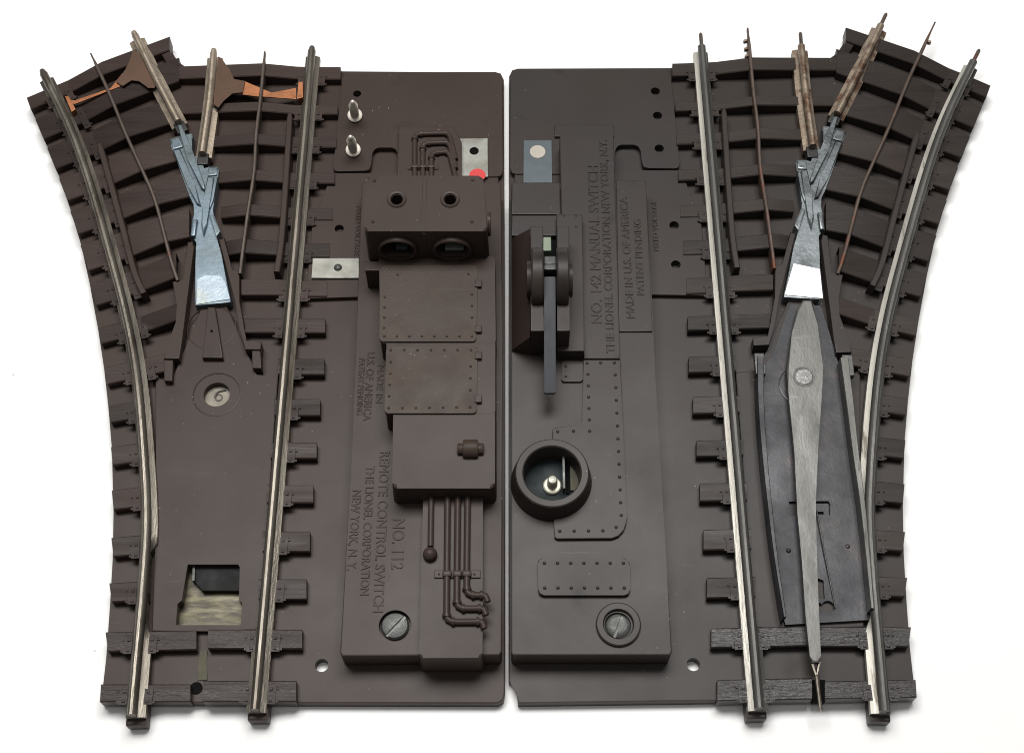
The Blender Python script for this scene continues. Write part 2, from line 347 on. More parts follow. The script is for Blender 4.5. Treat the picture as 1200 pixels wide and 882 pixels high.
def track(root, q, tone, railm, guide):
    """bed, ties, rails, guard rails and centre blades of one switch; q maps the traced left-hand pixels to this switch's pixels"""
    pm, tm = PL[tone], TIE[tone]
    Q = lambda pl: [q(p) for p in pl]
    # bed and plate --------------------------------------------------------
    left = [(33, 119), (42, 139), (56, 173), (70, 209), (83, 247), (95, 287), (105, 332), (115, 386), (122, 432), (127, 477), (131, 525), (133, 600), (132, 655), (129, 707), (125, 763), (118, 823)]
    out = list(reversed(left)) + [(46, 110), (105, 84), (120, 77), (147, 68), (193, 49), (197, 54), (200, 62), (208, 74), (222, 83), (310, 81), (398, 81), (400, 85)]
    right_edge = [(580, 84), (587, 86), (590.5, 93), (592, 400), (592, 812), (590, 820), (583, 824)] if tone == 'brown' else [(580, 84), (587, 86), (590.5, 93), (591, 400), (591, 798), (586, 802), (581, 810), (580, 824)]
    base = MB(); base.prism_w([P(*q(p), ZB) for p in out + right_edge], 0, ZB, bev=0.5)
    base = base.build('base', pm, root)
    holes = []
    def hole(x, y, r, through):
        holes.append(cutter_cyl(*q((x, y)), ZB, r, 9 if through else 3.4))
    if tone == 'brown':
        hole(377, 779, 2.1, True); holes += [cutter_cyl(418.5, 110, 6.9, 1.55, 6.2), cutter_cyl(397.5, 268, 6.3, 1.7, 5.6)]; hole(254, 462, 4.9, True)
        b = MB().prism([(220, 661), (279, 661), (281, 664), (280, 703), (284, 706), (282, 732), (206, 732), (208, 707), (213, 703)], -3, 12, bev=0)
        for v in b.bm.verts: pass
        b2 = MB().prism_w([P(x, y, ZB) for x, y in [(220, 661), (279, 661), (281, 664), (280, 703), (284, 706), (282, 732), (206, 732), (208, 707), (213, 703)]], -3, 12, bev=0)
        b.bm.free(); holes.append(b2.build('cutter', HOLE))
    else:
        holes.append(cutter_cyl(812.5, 778, ZB, 2.1, 9))
        for x, y in ((768, 107), (770.5, 135.5), (772.5, 174), (790, 264), (792, 310)): holes.append(cutter_cyl(x, y, 6.5, 1.72, 5.6))
    cut(base, holes)
    # raised steps of the plate -------------------------------------------
    st = MB()
    st.prism_w([P(*q(p), 6.3) for p in [(389, 203), (428, 203), (470, 203), (584, 203), (584, 350), (422, 347.5), (358, 350), (366, 262)]], 3, 6.3, bev=0.2)
    stB = st.build('plate_step', pm, root)
    st = MB(); st.prism_w([P(*q(p), 6.9) for p in rounded([(402, 86), (581, 85), (588, 92), (589, 207), (466, 207), (466, 173), (437, 173), (434, 200), (390, 201)], 7)], 3, 6.9, bev=0.25)
    stC = st.build('plate_step', pm, root)
    ch = []; cb = []
    if tone == 'brown':
        ch.append(cutter_cyl(418.5, 110, 6.9, 1.55, 4.5)); cb.append(cutter_cyl(397.5, 268, 6.3, 1.7, 2.6))
    else:
        for x, y in ((768, 107), (770.5, 135.5), (772.5, 174)): ch.append(cutter_cyl(x, y, 6.9, 1.75, 3.6))
        for x, y in ((790, 264), (792, 310)): cb.append(cutter_cyl(x, y, 6.3, 1.75, 3.0))
    cut(stC, ch); cut(stB, cb)
    if tone == 'grey':
        for x, y in ((768, 107), (770.5, 135.5), (772.5, 174), (790, 264), (792, 310)):
            MB().lathe([(1.9, 0), (1.9, .25)], P(x, y, 6.5) + Vector((0, 0, -5.62)), n=20).build('hole_floor', HOLE if y != 107 else PLATE, stC if y < 200 else stB)  # black discs paint shade at the hole bottoms; one is plain steel
    st = MB(); st.prism_w([P(*q(p), 6.6) for p in [(182, 440), (200, 452), (240, 350), (262, 350), (300, 440), (326, 440), (303, 737), (244, 739), (228, 739), (178, 739), (183, 600)]], 3, 6.6, bev=0.3)
    fl = st.build('centre_plate', pm, root)
    if tone == 'brown':
        b2 = MB().prism_w([P(x, y, 6.6) for x, y in [(220, 661), (279, 661), (281, 664), (280, 703), (284, 706), (282, 732), (206, 732), (208, 707), (213, 703)]], -3, 12, bev=0).build('cutter', HOLE)
        cut(fl, [b2, cutter_cyl(254, 462, 6.6, 4.55, 9, n=40)])
        ring = MB(); c = P(254, 462, 6.6); ring.lathe([(8.3, -.3), (8.3, 0.12), (7.9, 0.2), (7.7, -.3)], c, n=48, cap=False); ring.build('ring_mark', pm, root)
    # ties -----------------------------------------------------------------
    for i, (fl_, bl, sl, xr) in enumerate(CT):
        mb = MB(); dep = fl_[1] - bl[1] + sl * -(fl_[0] - bl[0])
        ymid = fl_[1]
        xrail = x_at(RAIL_CURVE, fl_[1] + sl * 50); xrail = x_at(RAIL_CURVE, fl_[1] + sl * (xrail - fl_[0]))
        end = xr if xr else xrail + 9
        yw = fl_[1] + sl * 100; xw = x_at(WIRE_C, yw); xw = x_at(WIRE_C, fl_[1] + sl * (xw - fl_[0]))
        xs = [fl_[0], xrail, xrail + 14] if xr else [fl_[0], xrail, end]
        peak = None
        if xr and i < 8 and xw > xrail + 20: xs += [xw]; peak = len(xs) - 1
        if xr: xs += [end]
        if i in (14, 15): xs = [fl_[0], xrail, end]; peak = None
        secs = []
        for k, x in enumerate(xs):
            f = fl_[1] + sl * (x - fl_[0]); bx = bl[0] if k == 0 else x
            bk = bl[1] if k == 0 else f - dep
            secs.append((q((bx, bk)), q((x, f))))
        tie_mesh(mb, secs, lambda k: ZT + (2.2 if k == peak else (0.5 if peak and k == len(xs) - 1 else 0)))
        f = fl_[1] + sl * (xrail - fl_[0]); c = P(*q((xrail + 1, f - dep * 0.5)), 12.5); a = P(*q((xs[0], fl_[1] - dep * .5)), ZT); e = P(*q((xrail + 30, f + sl * 30 - dep * .5)), ZT)
        dpt = (P(*q((xrail, f)), ZT) - P(*q((xrail, f - dep)), ZT)).length
        spikes(mb, c, Vector((e.x - a.x, e.y - a.y, 0)).normalized(), dpt, ZT, (-1, 1) if xr else (-1,))
        mb.build('tie', TIEW[tone] if i > 13 else tm, root)
    for i, (yb, yf, xr, xl) in enumerate(ST):
        mb = MB(); ym = (yb + yf) / 2; xrail = x_at(RAIL_STR, ym); zt = 7.0 if i in (4, 5, 6) else ZT
        if i in (4, 5): zt = 6.75
        xs = [xl if xl else xrail - 7]
        peak = None
        if xl and i < 8:
            xw = x_at(WIRE_S, ym)
            if xw > xl + 12: xs.append(xw); peak = 1
            xs.append(xrail - 14)
        xs += [xrail, xr]
        sl = 0.0
        secs = [(q((x, yb)), q((x, yf))) for x in xs]
        tie_mesh(mb, secs, lambda k: ((ZT + 2.2) if k == peak else (zt if k >= len(xs) - 2 else ZT + 0.2)))
        c = P(*q((xrail + 1, ym)), 12.5); dpt = (P(*q((xrail, yf)), ZT) - P(*q((xrail, yb)), ZT)).length
        spikes(mb, c, Vector((1, 0, 0)), dpt, ZT if i not in (4, 5, 6) else zt, (-1, 1) if xl else ((1,) if tone == 'brown' else (-1,)))
        mb.build('tie', TIEW[tone] if i > 13 else tm, root)
    MB().prism_w([P(*q(p), 7.5) for p in [(194, 49), (198, 60), (203, 68), (211, 76), (222, 81), (219, 92), (203, 86), (188, 62)]], 3, 7.5, bev=.35).build('tie_web', tm, root)
    # rails ---------------------------------------------------------------
    zr = 13.0
    def rail(pl, m, name='rail', hw=1.55, fw=2.75, cutaway=None, zt=zr):
        d = dens(pl); path = [P(*q(p), zt) for p in d]
        mir = -1 if tone == 'grey' else 1
        def prof(i, t_):
            y = d[i][1]; fl, fr = fw, fw
            if cutaway:
                s, ya, yb2, yc = cutaway       # side, y range without a flange, wide flange below yc
                f = fw
                if ya < y < yb2: f = hw * 0.55
                if y >= yb2: f = hw * 0.55 + (3.3 - hw * .55) * min(1, (y - yb2) / 22)
                if s * mir > 0: fr = f
                else: fl = f
            h = hw
            # travel is downwards in the photo: right of travel is the photo's left
            fz = 9.0 if name == 'inner_rail' else 8.3
            arc = [(h * math.cos(math.radians(g_)), zt - 1.5 + 1.5 * math.sin(math.radians(g_))) for g_ in (25, 50, 75, 105, 130, 155)]
            return [(-fr, 5.8), (fl, 5.8), (fl, fz - .3), (1.0, fz + .4), (.95, zt - 2.0), (h, zt - 1.5)] + arc + [(-h, zt - 1.5), (-.95, zt - 2.0), (-1.0, fz + .4), (-fr, fz - .3)]
        mb = MB().sweep(path, prof); o = mb.build(name, m[0] if isinstance(m, tuple) else m, root, angle=40)
        if isinstance(m, tuple):                           # chosen faces get the paler copy: reflections and edge glints as colour
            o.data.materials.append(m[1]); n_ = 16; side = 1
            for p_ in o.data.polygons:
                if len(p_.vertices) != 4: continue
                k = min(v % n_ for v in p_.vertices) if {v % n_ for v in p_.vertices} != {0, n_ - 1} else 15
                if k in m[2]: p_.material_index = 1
        return o, path
    r1, p1 = rail(RAIL_CURVE, railm[0], cutaway=(1, 640, 722, 0))
    r2, p2 = rail(RAIL_STR, railm[1], cutaway=(-1, 380, 716, 0))
    r3, p3 = rail(RAIL_IN1, railm[2], 'inner_rail', hw=1.4, fw=3.1)
    r4, p4 = rail(RAIL_IN2, railm[2], 'inner_rail', hw=1.4, fw=3.0)
    for r_, p_ in ((r1, p1), (r2, p2), (r3, p3), (r4, p4)):       # track pins
        d = (p_[0] - p_[2]).normalized(); L_ = 6.5 if tone == 'grey' else 1.8
        a = Vector((p_[0].x, p_[0].y, zr - 1.3)) - d * 2
        MB().tube([a, a + d * (L_ + 1.2), a + d * (L_ + 2)], [0.75, 0.75, 0.4] if tone == 'grey' else [1.2, 1.2, 1.0], n=10).build('track_pin', WIRE if tone == 'grey' else r_.data.materials[0], r_)
    for r_, p_ in ((r1, p1), (r2, p2)):                            # moulded end under the rail
        e = p_[-1]; d = (p_[-1] - p_[-3]).normalized()
        R = Matrix.Rotation(math.atan2(d.y, d.x), 4, 'Z')
        MB().box(Vector((e.x, e.y, 3.2)) - d * 1.5, (7, 6.4, 5.6), R, bev=0.7).build('rail_seat', pm, root)
    for p_ in (p3, p4):                                            # insulating chocks at the frog end
        e = p_[-1]; d = (p_[-1] - p_[-3]).normalized(); R = Matrix.Rotation(math.atan2(d.y, d.x), 4, 'Z')
        MB().box(Vector((e.x, e.y, 7.6)) + d * 1.2, (5.0, 4.2, 4.6), R, bev=0.5).build('insulator', BLACK, root)
    # guard rails -----------------------------------------------------------
    for pl in ([(116, 168), (128, 210), (143, 265), (157, 318), (168, 343)], [(339.5, 133), (334, 222), (329, 285), (324, 318)]):
        path = [P(*q(p), 11.0) for p in dens(pl)]
        n = len(path)
        def prof(i, t_):
            w_ = 1.05 if t_ > .05 else .7
            return [(-w_ - .25, 4.5), (w_ + .25, 4.5), (w_, 10.7), (w_ - .3, 11), (-w_ + .3, 11), (-w_, 10.7)]
        MB().sweep(path, prof).build('guard_rail', pm, root)
    # centre blades ------------------------------------------------------------
    for pl, up in ((WIRE_C, 31), (WIRE_S, 26)):
        pl2 = list(pl)
        if tone == 'grey':
            dx, dy = pl[0][0] - pl[1][0], pl[0][1] - pl[1][1]; l_ = math.hypot(dx, dy); pl2 = [(pl[0][0] + dx / l_ * up * .8, pl[0][1] + dy / l_ * up * .8)] + pl2
        path = [P(*q(p), 11.4) for p in dens(pl2)]
        hw = 0.62
        o = MB().sweep(path, lambda i, t_: [(-hw, 7.2), (hw, 7.2), (hw, 11.1), (hw * .5, 11.4), (-hw * .5, 11.4), (-hw, 11.1)] if i > 1 else [(-hw * .5, 9.5), (hw * .5, 9.5), (hw * .5, 11.1), (hw * .2, 11.3), (-hw * .2, 11.3), (-hw * .5, 11.1)]).build('centre_blade', WIRE if tone == 'brown' else RUSTW, root)
        if tone == 'grey':
            d = (path[0] - path[3]).normalized(); s = -1 if pl is WIRE_S else 1; n = Vector((d.y, -d.x, 0)) * s
            hk = MB()
            for k in ((5.5, 9.5, 13) if pl is WIRE_S else (9.5,)):
                c = path[0] - d * k; c.z = 9.6
                hk.box(c + n * 1.2, (1.3, .9, 1.8), Matrix.Rotation(math.atan2(n.y, n.x) + .35, 4, 'Z'), bev=.15)
            hk.build('clip', RUST, o)
    # wing strips beside the frog -------------------------------------------
    wl = [(219.5, 284), (225.5, 283), (227, 290), (213, 400), (209.7, 420), (192, 420), (195, 407), (207, 377), (207, 356), (202, 330), (216, 328)]
    wr = [(256.5, 281), (263, 279), (271.4, 317), (280.5, 317), (280.5, 354), (288, 400), (306, 400), (305, 409), (287, 409), (281, 385), (276, 354)]
    MB().prism_w([P(*q(p), 10.4) for p in wl], 4.6, 10.4, bev=0.25).build('wing_strip', pm, root)
    MB().prism_w([P(*q(p), 10.4) for p in wr], 4.6, 10.4, bev=0.25).build('wing_strip', pm, root)
    if tone == 'brown':
        for pl in ([(192, 419), (203, 419), (201.5, 446), (192.5, 446)], [(295, 408), (305, 408), (306, 431), (296, 431)]):
            MB().prism_w([P(x, y, 9.4) for x, y in pl], 4.6, 9.4, bev=.25).build('post', pm, root)
    return r1, r2, r3, r4

def frog(root, q, m, name='frog'):
    Q = lambda pl, z: [P(*q(p), z) for p in pl]
    body = [(198, 163), (217.4, 157), (225.5, 156), (226, 162), (223.6, 178.6), (226, 183.6), (235, 183.6), (237, 188), (238, 200), (243.6, 195), (255.4, 195), (257.3, 200), (254.8, 211), (251, 234.7), (248, 246), (250, 251), (258.6, 271), (258, 274),
            (253, 281), (259.4, 298), (270.5, 350.6), (270, 354), (229, 357.8), (227.6, 354), (229, 309), (231.6, 284), (227.6, 277.6), (222.9, 277.6), (225, 256), (229, 250.6), (228.4, 239.5), (221, 231), (217.4, 217), (205, 182.4), (200.6, 172)]
    mb = MB(); mb.prism_w(Q(body, 9.2), 4.6, 9.2, bev=.45)
    for pl, z in (([(207, 146), (213, 146), (226, 178), (239, 214), (240, 222), (235, 219), (219, 185)], 11.2), ([(242.5, 208), (250.5, 207), (247, 230), (242, 262), (238, 275), (235.5, 262), (238, 235)], 11.0),
                  ([(202, 176), (211, 174), (228, 215), (235, 240), (230, 238), (220, 218)], 10.6), ([(225.5, 257), (231, 256), (228, 276), (223.6, 276)], 11.2), ([(245, 252), (249.5, 251), (258, 271), (253.5, 277)], 11.2),
                  ([(199.5, 164), (210, 160), (214, 172), (203, 175)], 10.0), ([(244, 196), (254.5, 196), (254, 205), (243, 206)], 10.0), ([(250.5, 208), (255, 207), (250, 234), (246, 244), (244, 240)], 10.2)):
        mb.prism_w(Q(pl, z), 5, z, bev=.5)
    return mb.build(name, m, root)

# =================================================================== left switch
LS = empty('track_switch', P(330, 460, 0) * MM, 'brown toy train track switch with boxy two-lens housing and pipes, track curving left', 'track switch', 'pair of toy train track switches')
def fix(root):                                       # children are built in world space
    for o in [c for c in bpy.data.objects if c.parent is root]: o.matrix_parent_inverse = Matrix.Translation(-root.location)
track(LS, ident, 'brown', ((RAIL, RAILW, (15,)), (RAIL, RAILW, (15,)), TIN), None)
fg = frog(LS, ident, ZINCB)
MB().prism_w([P(*p, 9.5) for p in [(231, 327), (240, 322), (258, 322), (264, 330), (269.5, 350), (230, 356.5)]], 9.0, 9.5, bev=.12).build('worn_tail', WORN, fg)
mb = MB(); mb.prism_w([P(*p, 9.0) for p in [(243.5, 360), (252, 360), (261, 419), (237, 419)]], 4.6, 9.0, bev=.3); ptr = mb.build('pointer_block', PL['brown'], LS)
MB().lathe([(0.55, 0), (0.55, .06)], P(248, 388, 9.0), n=12).build('pin_hole', HOLE, ptr)
MB().lathe([(8.6, -.3), (8.6, .12), (8.35, .18), (8.2, -.3)], P(248, 384, 6.6), n=48, cap=False).build('ring_mark', PL['brown'], LS)
# disc under the numbered hole
dk = MB().lathe([(4.8, 0), (4.8, 1)], P(254, 464, 2.6), n=32).build('hole_disc', CREAM, LS)
mb = MB(); c = P(256.5, 466, 3.6); mb.lathe([(1.35, -.2), (1.35, .25), (0.95, .25), (0.95, -.2)], c, n=24, cap=False)
mb.tube([c + Vector((-1.25, 0, .1)), c + Vector((-1.15, 1.2, .1)), c + Vector((-.4, 2.2, .1)), c + Vector((.9, 2.6, .1)), c + Vector((2.2, 2.9, .1))], 0.42, n=6); mb.build('numeral_mark', mat('dark_numeral', (.045, .04, .035), .6), dk)
# window in the plate: metal floor and dark block
fl = MB().prism_w([P(x, y, 1.2) for x, y in [(200, 655), (290, 655), (290, 740), (200, 740)]], .3, 1.2, bev=0).build('window_floor', FLOORM, LS)
MB().prism_w([P(x, y, 4.0) for x, y in [(234, 650), (285, 650), (285, 692), (237, 692), (229, 683), (229, 650)]], 1.2, 4.0, bev=.3).build('window_block', mat('black_block', (.009, .0095, .0098), .6, .0, spec=.15, var=.3, vscale=90), fl)
MB().prism_w([P(x, y, 4.4) for x, y in [(226, 655), (229, 655), (228, 680), (225, 680)]], 1.2, 4.4, bev=.1).build('window_clip', SCREWM, fl)
# slot in the bottom ties
mb = MB(); mb.prism_w([P(*p, 4.7) for p in [(234, 762), (243, 762), (242, 775), (243, 796), (231, 797), (232, 780)]], 3, 4.7, bev=.15); mb.build('slot_floor', OLIVE, LS)
MB().lathe([(2.0, 0), (2.0, .1)], P(230, 806, ZB + .02), n=20).build('slot_hole', HOLE, LS)
# brass in the hole beside the step
MB().lathe([(1.6, 0), (1.6, .3)], P(398, 269, 6.3) + Vector((0, 0, -5.4)), n=20).build('hole_insert', BRASS, LS)
MB().lathe([(1.5, 0), (1.5, .3)], P(418.5, 110, 6.9) + Vector((0, 0, -6.1)), n=20).build('hole_insert', mat('grey_insert', (.3, .3, .27), .5), LS)
# copper contacts
def contact(q, root, strip, tab, butter):
    co_ = MB().prism_w([P(*q(p), 10.3) for p in strip], 9.8, 10.3, bev=.1).build('contact_strip', COPPER, root)
    MB().prism_w([P(*q(p), 10.8) for p in tab], 8.0, 10.8, bev=.15).build('contact_tab', COPPER, co_)
    MB().prism_w([P(*q(p), 11.2) for p in butter], 10.7, 11.2, bev=.1).build('contact_wing', BRONZE, root)
contact(ident, LS, [(78, 117), (87, 122), (126, 107), (141, 101), (150, 86), (143, 86), (130, 103.5), (88, 118)], [(75.5, 112.5), (81, 113), (88.5, 128), (84, 131)], [(152, 72), (156, 57), (166, 66), (184, 92), (181, 103), (173, 103), (163, 95), (154, 94), (144, 101), (136, 96), (147, 82)])
contact(ident, LS, [(286, 95), (300, 101), (318, 109), (347, 103), (347, 116), (318, 114), (300, 113), (284, 111)], [(349.5, 96), (355, 96), (355, 114), (348, 116)], [(256, 66), (260, 69), (269, 81.5), (274, 93), (287, 95), (284, 108.5), (272, 109.5), (262, 118), (256, 126.5), (250, 122), (251.5, 98)])

# housing ------------------------------------------------------------------
BP = PL['brown']
# end cover
cv = MB().prism([(424, 214), (587, 214), (588.5, 400), (588, 763), (585, 767), (401, 768), (398.5, 764), (413, 520)], 5, 15.3, bev=.4).build('end_cover', BP, LS)
# countersunk screw
cut(cv, [cutter_cyl(463, 733, 15.3, 5.1, 3.0, n=40)])
sc = MB().lathe([(4.4, -.5), (4.4, .6), (3.9, 1.2), (2.5, 1.55), (.8, 1.7)], P(463, 733.5, 12.6), n=32).build('screw', SCREWM, cv)
R = Matrix.Rotation(math.radians(48), 4, 'Z'); cb_ = MB().box(P(463, 733.5, 14.4), (9.5, .95, 1.9), R).build('cutter', HOLE); cut(sc, [cb_])
# machine box: stepped sides
mbx = MB()
ZM = 27.4
mbx.prism(rounded([(444, 300), (580, 300), (581, 402), (446, 402)], 3), 14, ZM, bev=.5, flare=.25)
mbx.prism(rounded([(453, 390), (580.4, 390), (580.4, 485), (452, 485)], 3), 14, ZM - .05, bev=.5, flare=.3)
mbx.prism(rounded([(461, 470), (580, 470), (580, 572), (459.5, 572)], 6), 14, ZM - .1, bev=1.2, flare=.5)
mbx.prism([(427, 306), (575, 306), (575, 316), (428, 317)], 14, ZM - .2, bev=.4)
mb_ = mbx.build('machine_box', BP, LS)
def panel(poly, riv, m, parent, z, name='riveted_panel', th=.7, r=.5, cutter=None):
    o = MB().prism(poly, z - .5, z + th, bev=.25).build(name, m, parent)
    if cutter: cut(o, [cutter])
    rv = MB(); rivets(rv, riv, z + th, r); bmesh.ops.scale(rv.bm, vec=(MM, MM, MM), verts=rv.bm.verts[:])
    rv.bm.from_mesh(o.data); rv.bm.to_mesh(o.data); rv.bm.free(); shade(o.data); return o
def lerp(a, b, n): return [(a[0] + (b[0] - a[0]) * i / (n - 1), a[1] + (b[1] - a[1]) * i / (n - 1)) for i in range(n)]
panel(rounded([(446, 311), (560, 311), (558, 400), (444.5, 400)], 4), lerp((450.5, 394), (553, 394), 8) + lerp((451, 348), (450, 384), 4) + lerp((553, 345), (553, 372), 3) + [(466, 322), (549, 321)], DUSTY, mb_, ZM)
panel(rounded([(452.5, 406), (559.5, 406), (558.5, 484), (450.5, 484)], 4), lerp((458, 410), (552, 410), 7) + lerp((455.5, 478), (551, 477), 7) + lerp((458, 424), (456, 464), 4) + lerp((551.5, 429), (551, 457), 3), DUSTY, mb_, ZM)
for y in (333, 386, 417, 468): MB().box(P(560.5, y, ZM + .6), (2.3, 2.6, 1.6), bev=.3).build('hinge', BP, mb_)
la = MB().lathe([(1.7, -4.2), (1.9, -3.9), (1.9, -2.5), (2.9, -2.4), (3.1, -1.8), (3.1, 1.8), (2.9, 2.4), (1.9, 2.5), (1.9, 3.9), (1.7, 4.2)], P(551.5, 526, ZM + .6), axis='x', n=28); la.build('latch', DUSTY, mb_)
# lens block
ZK = 43.7
kb = MB().prism(rounded([(429, 206), (566, 206), (571, 271), (427, 271)], 5), ZM - 2, ZK, bev=1.3, flare=.6, seg=3)
kb = kb.build('lens_block', BP, mb_)
cs = []
for x in (465, 527.5): cs.append(MB().lathe([(2.05, -8), (2.05, 3)], P(x, 234, ZK), n=28).build('cutter', HOLE))
kfy = P(500, 271, ZK).y
for x in (466, 530):
    c = P(x, 271, ZK); cs.append(MB().lathe([(5.6, -12), (5.6, 6)], Vector((P(x, 296, 33.2).x, kfy, ZM + 6.2)), axis='y', n=36).build('cutter', HOLE))
cut(kb, cs)
for x in (465, 527.5):
    MB().lathe([(3.3, -.2), (3.3, .25), (3.0, .55), (2.3, .45), (2.15, -.3)], P(x, 234, ZK), n=32, cap=False).build('lamp_ring', BP, kb)
for x in (466, 530):
    q_ = Vector((P(x, 296, 33.2).x, kfy - .7, ZM + 6.2))
    MB().lathe([(5.5, .6), (5.6, -.7), (6.2, -1.0), (6.6, -.7), (6.7, .8)], q_, axis='y', n=40, cap=False).build('lens_rim', BP, kb)
    MB().box(q_ + Vector((0, .6, -5.5)), (13.0, 1.6, 3.4), bev=.3).build('lens_sill', BP, kb)
    MB().lathe([(5.4, 0), (5.4, .5)], q_ + Vector((0, 9, 0)), axis='y', n=24).build('lens_back', mat('lens_back', (.035, .035, .04), .3, var=.3), kb)
MB().box(Vector((P(530, 296, 33).x + .5, kfy + 4, ZM + 2.2)), (6.5, 5, 1.6), bev=.3).build('bulb_clip', mat('clip_pale', (.32, .33, .30), .5), kb)
MB().box(Vector((P(466, 296, 33).x + 1, kfy + 4, ZM + 1.8)), (4, 4, 1.2), bev=.3).build('bulb_clip', mat('clip_blue', (.14, .16, .2), .5), kb)
mb = MB(); rivets(mb, [(439, 212), (554, 211), (437, 260), (553, 260)], ZK, .6)
a = P(497, 208, ZK); b = P(497, 269, ZK)
mb.box((a + b) / 2 - Vector((0, 0, .1)), (1.5, (a - b).length, .5), bev=.2)
mb.box(Vector((b.x, kfy + .1, ZK - 7)), (1.6, .8, 12), bev=.2)
mb.build('seam_strip', BP, kb)
mb = MB().lathe([(4.4, -.5), (4.4, .5), (3.2, .6), (3.0, -.5)], Vector((P(571.5, 262, 36).x + .5, P(571, 262, 36).y, 36)), axis='x', n=32, cap=False); mb.build('side_lens_rim', BP, kb)
MB().lathe([(3.0, 0), (3.0, .35)], Vector((P(571.5, 262, 36).x + .4, P(571, 262, 36).y, 36)), axis='x', n=24).build('side_lens', HOLE, kb)
# lower conduit panel
ZQ = 19.7
qp = MB().prism(rounded([(496, 578), (566, 578), (565.5, 770), (491, 770.5)], 5), 5, ZQ, bev=.8, flare=.25).build('conduit_panel', BP, LS)
def pipe(pts, z, r, parent, name='pipe', joints=()):
    pp = [P(x, y, z) for x, y in pts]
    mb = MB().tube(pp, r, n=12)
    for (x, y, ax) in joints:
        c = P(x, y, z); mb.lathe([(r * 1.35, -.45), (r * 1.35, .45)], c, axis=ax, n=14)
    return mb.build(name, BP, parent)
for x, yb, xe in ((524, 728, 566), (536, 712.5, 568), (547.5, 697, 570)):
    k = 7
    pts = [(x + .5, 582), (x - (.6), yb - k), (x + 1, yb - 2.4), (x + k * .8, yb), (xe - 5, yb + .2), (xe - 1, yb + 1), (xe + 1.5, yb + 8)]
    pipe(dens(pts, 3), ZQ + .9, 1.05, qp, joints=((x - .4, yb - k, 'y'), (x + k, yb, 'x'), (xe - 6, yb, 'x')))
mb = MB(); mb.tube([P(505.5, 580, ZQ + .8), P(504.5, 640, ZQ + .8)], .95, n=12); mb.ball(P(504, 649, ZQ + 1.2), 2.3); mb.build('ball_rod', BP, qp)
mb = MB().box(P(536, 672.5, ZQ + .2), (14.5, 2.6, .8), bev=.2)
for x in (524, 536, 547): mb.box(P(x, 672.5, ZQ + .9), (2.9, 2.2, 2.6), bev=.7)
rivets(mb, [(514.5, 672.5), (556, 672.5)], ZQ + .6, .4); mb.build('pipe_clamp', BP, qp)
MB().tube([P(495, 582.5, ZQ + .5), P(502, 579.5, ZQ + 1.2), P(552, 579.5, ZQ + 1.2)], .8, n=10).build('conduit_lip', BP, qp)
# upper conduit panel
ZR = 11.0
up = MB().prism([(467, 148), (531, 148), (541, 166), (541, 212), (466, 212)], 5, ZR, bev=.4).build('conduit_panel', BP, LS)
for x, y, xe, dy in ((486, 157, 524, 0), (495.5, 168, 524, 0), (505.5, 179, 524, 0)):
    pts = [(x, 208), (x, y + 7), (x + 1.5, y + 1.5), (x + 7, y), (xe, y - .5), (xe + 3, y + 3), (xe + 10, y + 30)]
    pipe(dens(pts, 3), ZR + .9, .95, up, joints=((x, y + 6, 'y'), (x + 7.5, y, 'x'), (xe - 1, y - .4, 'x')))
mb = MB().box(P(496, 196.5, ZR + .2), (11.5, 1.6, .8), bev=.2)
for x in (486, 495.5, 505): mb.box(P(x, 196.5, ZR + .9), (2.7, 1.4, 2.5), bev=.6)
mb.build('pipe_clamp', BP, up)
# metal tongues
br = MB().prism([(539, 162.5), (571.5, 162), (571.5, 207), (537, 207)], 7.0, 8.0, bev=.1).build('terminal_plate', PLATE, LS)
cut(br, [cutter_cyl(555.6, 177, 8.0, 1.75, 4)]); MB().lathe([(1.9, 0), (1.9, .2)], P(555.6, 177, 6.92), n=20).build('terminal_hole', HOLE, br)
c = P(559.5, 205.5, 8.0); MB().prism_w([(c.x + math.cos(a) * 3.1, c.y + math.sin(a) * 2.9) for a in [i * .5236 for i in range(12)]], 7.9, 8.25, bev=.1).build('paint_dot', RED, br)
b2 = MB().prism([(366.5, 302.5), (420.5, 302.5), (420.5, 325.5), (365, 325.5)], 6.4, 7.4, bev=.1).build('terminal_plate', PLATE, LS)
MB().dome(P(396, 313.5, 7.4), 1.5, .9, n=16).build('terminal_rivet', SCREWM, b2)
# lettering
for txt, a, b, cap, par in (('NO. 112', (467.5, 608), (465.5, 667), 12.5, cv), ('REMOTE CONTROL SWITCH', (451, 529), (443, 717), 10.5, cv), ('THE LIONEL CORPORATION', (434, 546), (427, 697), 9, cv), ('NEW YORK, N. Y.', (418.5, 574), (412, 668), 9, cv),
                           ('MADE IN', (446.5, 428), (444, 472), 7, cv), ('U.S. OF AMERICA', (435, 413), (430, 493), 8.5, cv), ('PATENT PENDING', (424.5, 420), (421, 486), 6.5, cv)):
    lettering(txt, a, b, cap, 15.3, BP, par, 1)
lettering('FIXED VOLTAGE', (420.5, 242), (417.5, 300), 5.5, 6.3, BP, LS, 1)
fix(LS)

# =================================================================== right switch
RS = empty('track_switch', P(860, 460, 0) * MM, 'grey-brown toy train track switch with hand lever and round lamp socket, track curving right', 'track switch', 'pair of toy train track switches')
GP = PL['grey']
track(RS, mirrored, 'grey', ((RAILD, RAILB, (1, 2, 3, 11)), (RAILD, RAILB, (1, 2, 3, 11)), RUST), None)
fg = frog(RS, mirrored, ZINCG)
wz = lambda p: 9.3 + 0.0
MB().prism_w([P(*p, 9.5) for p in [(930, 308.5), (961, 315), (964.5, 349.5), (919.5, 345)]], 9.0, 9.5, bev=.12).build('glare_tail', BRIGHT, fg)  # flat patch whose pale colour stands in for mirrored light
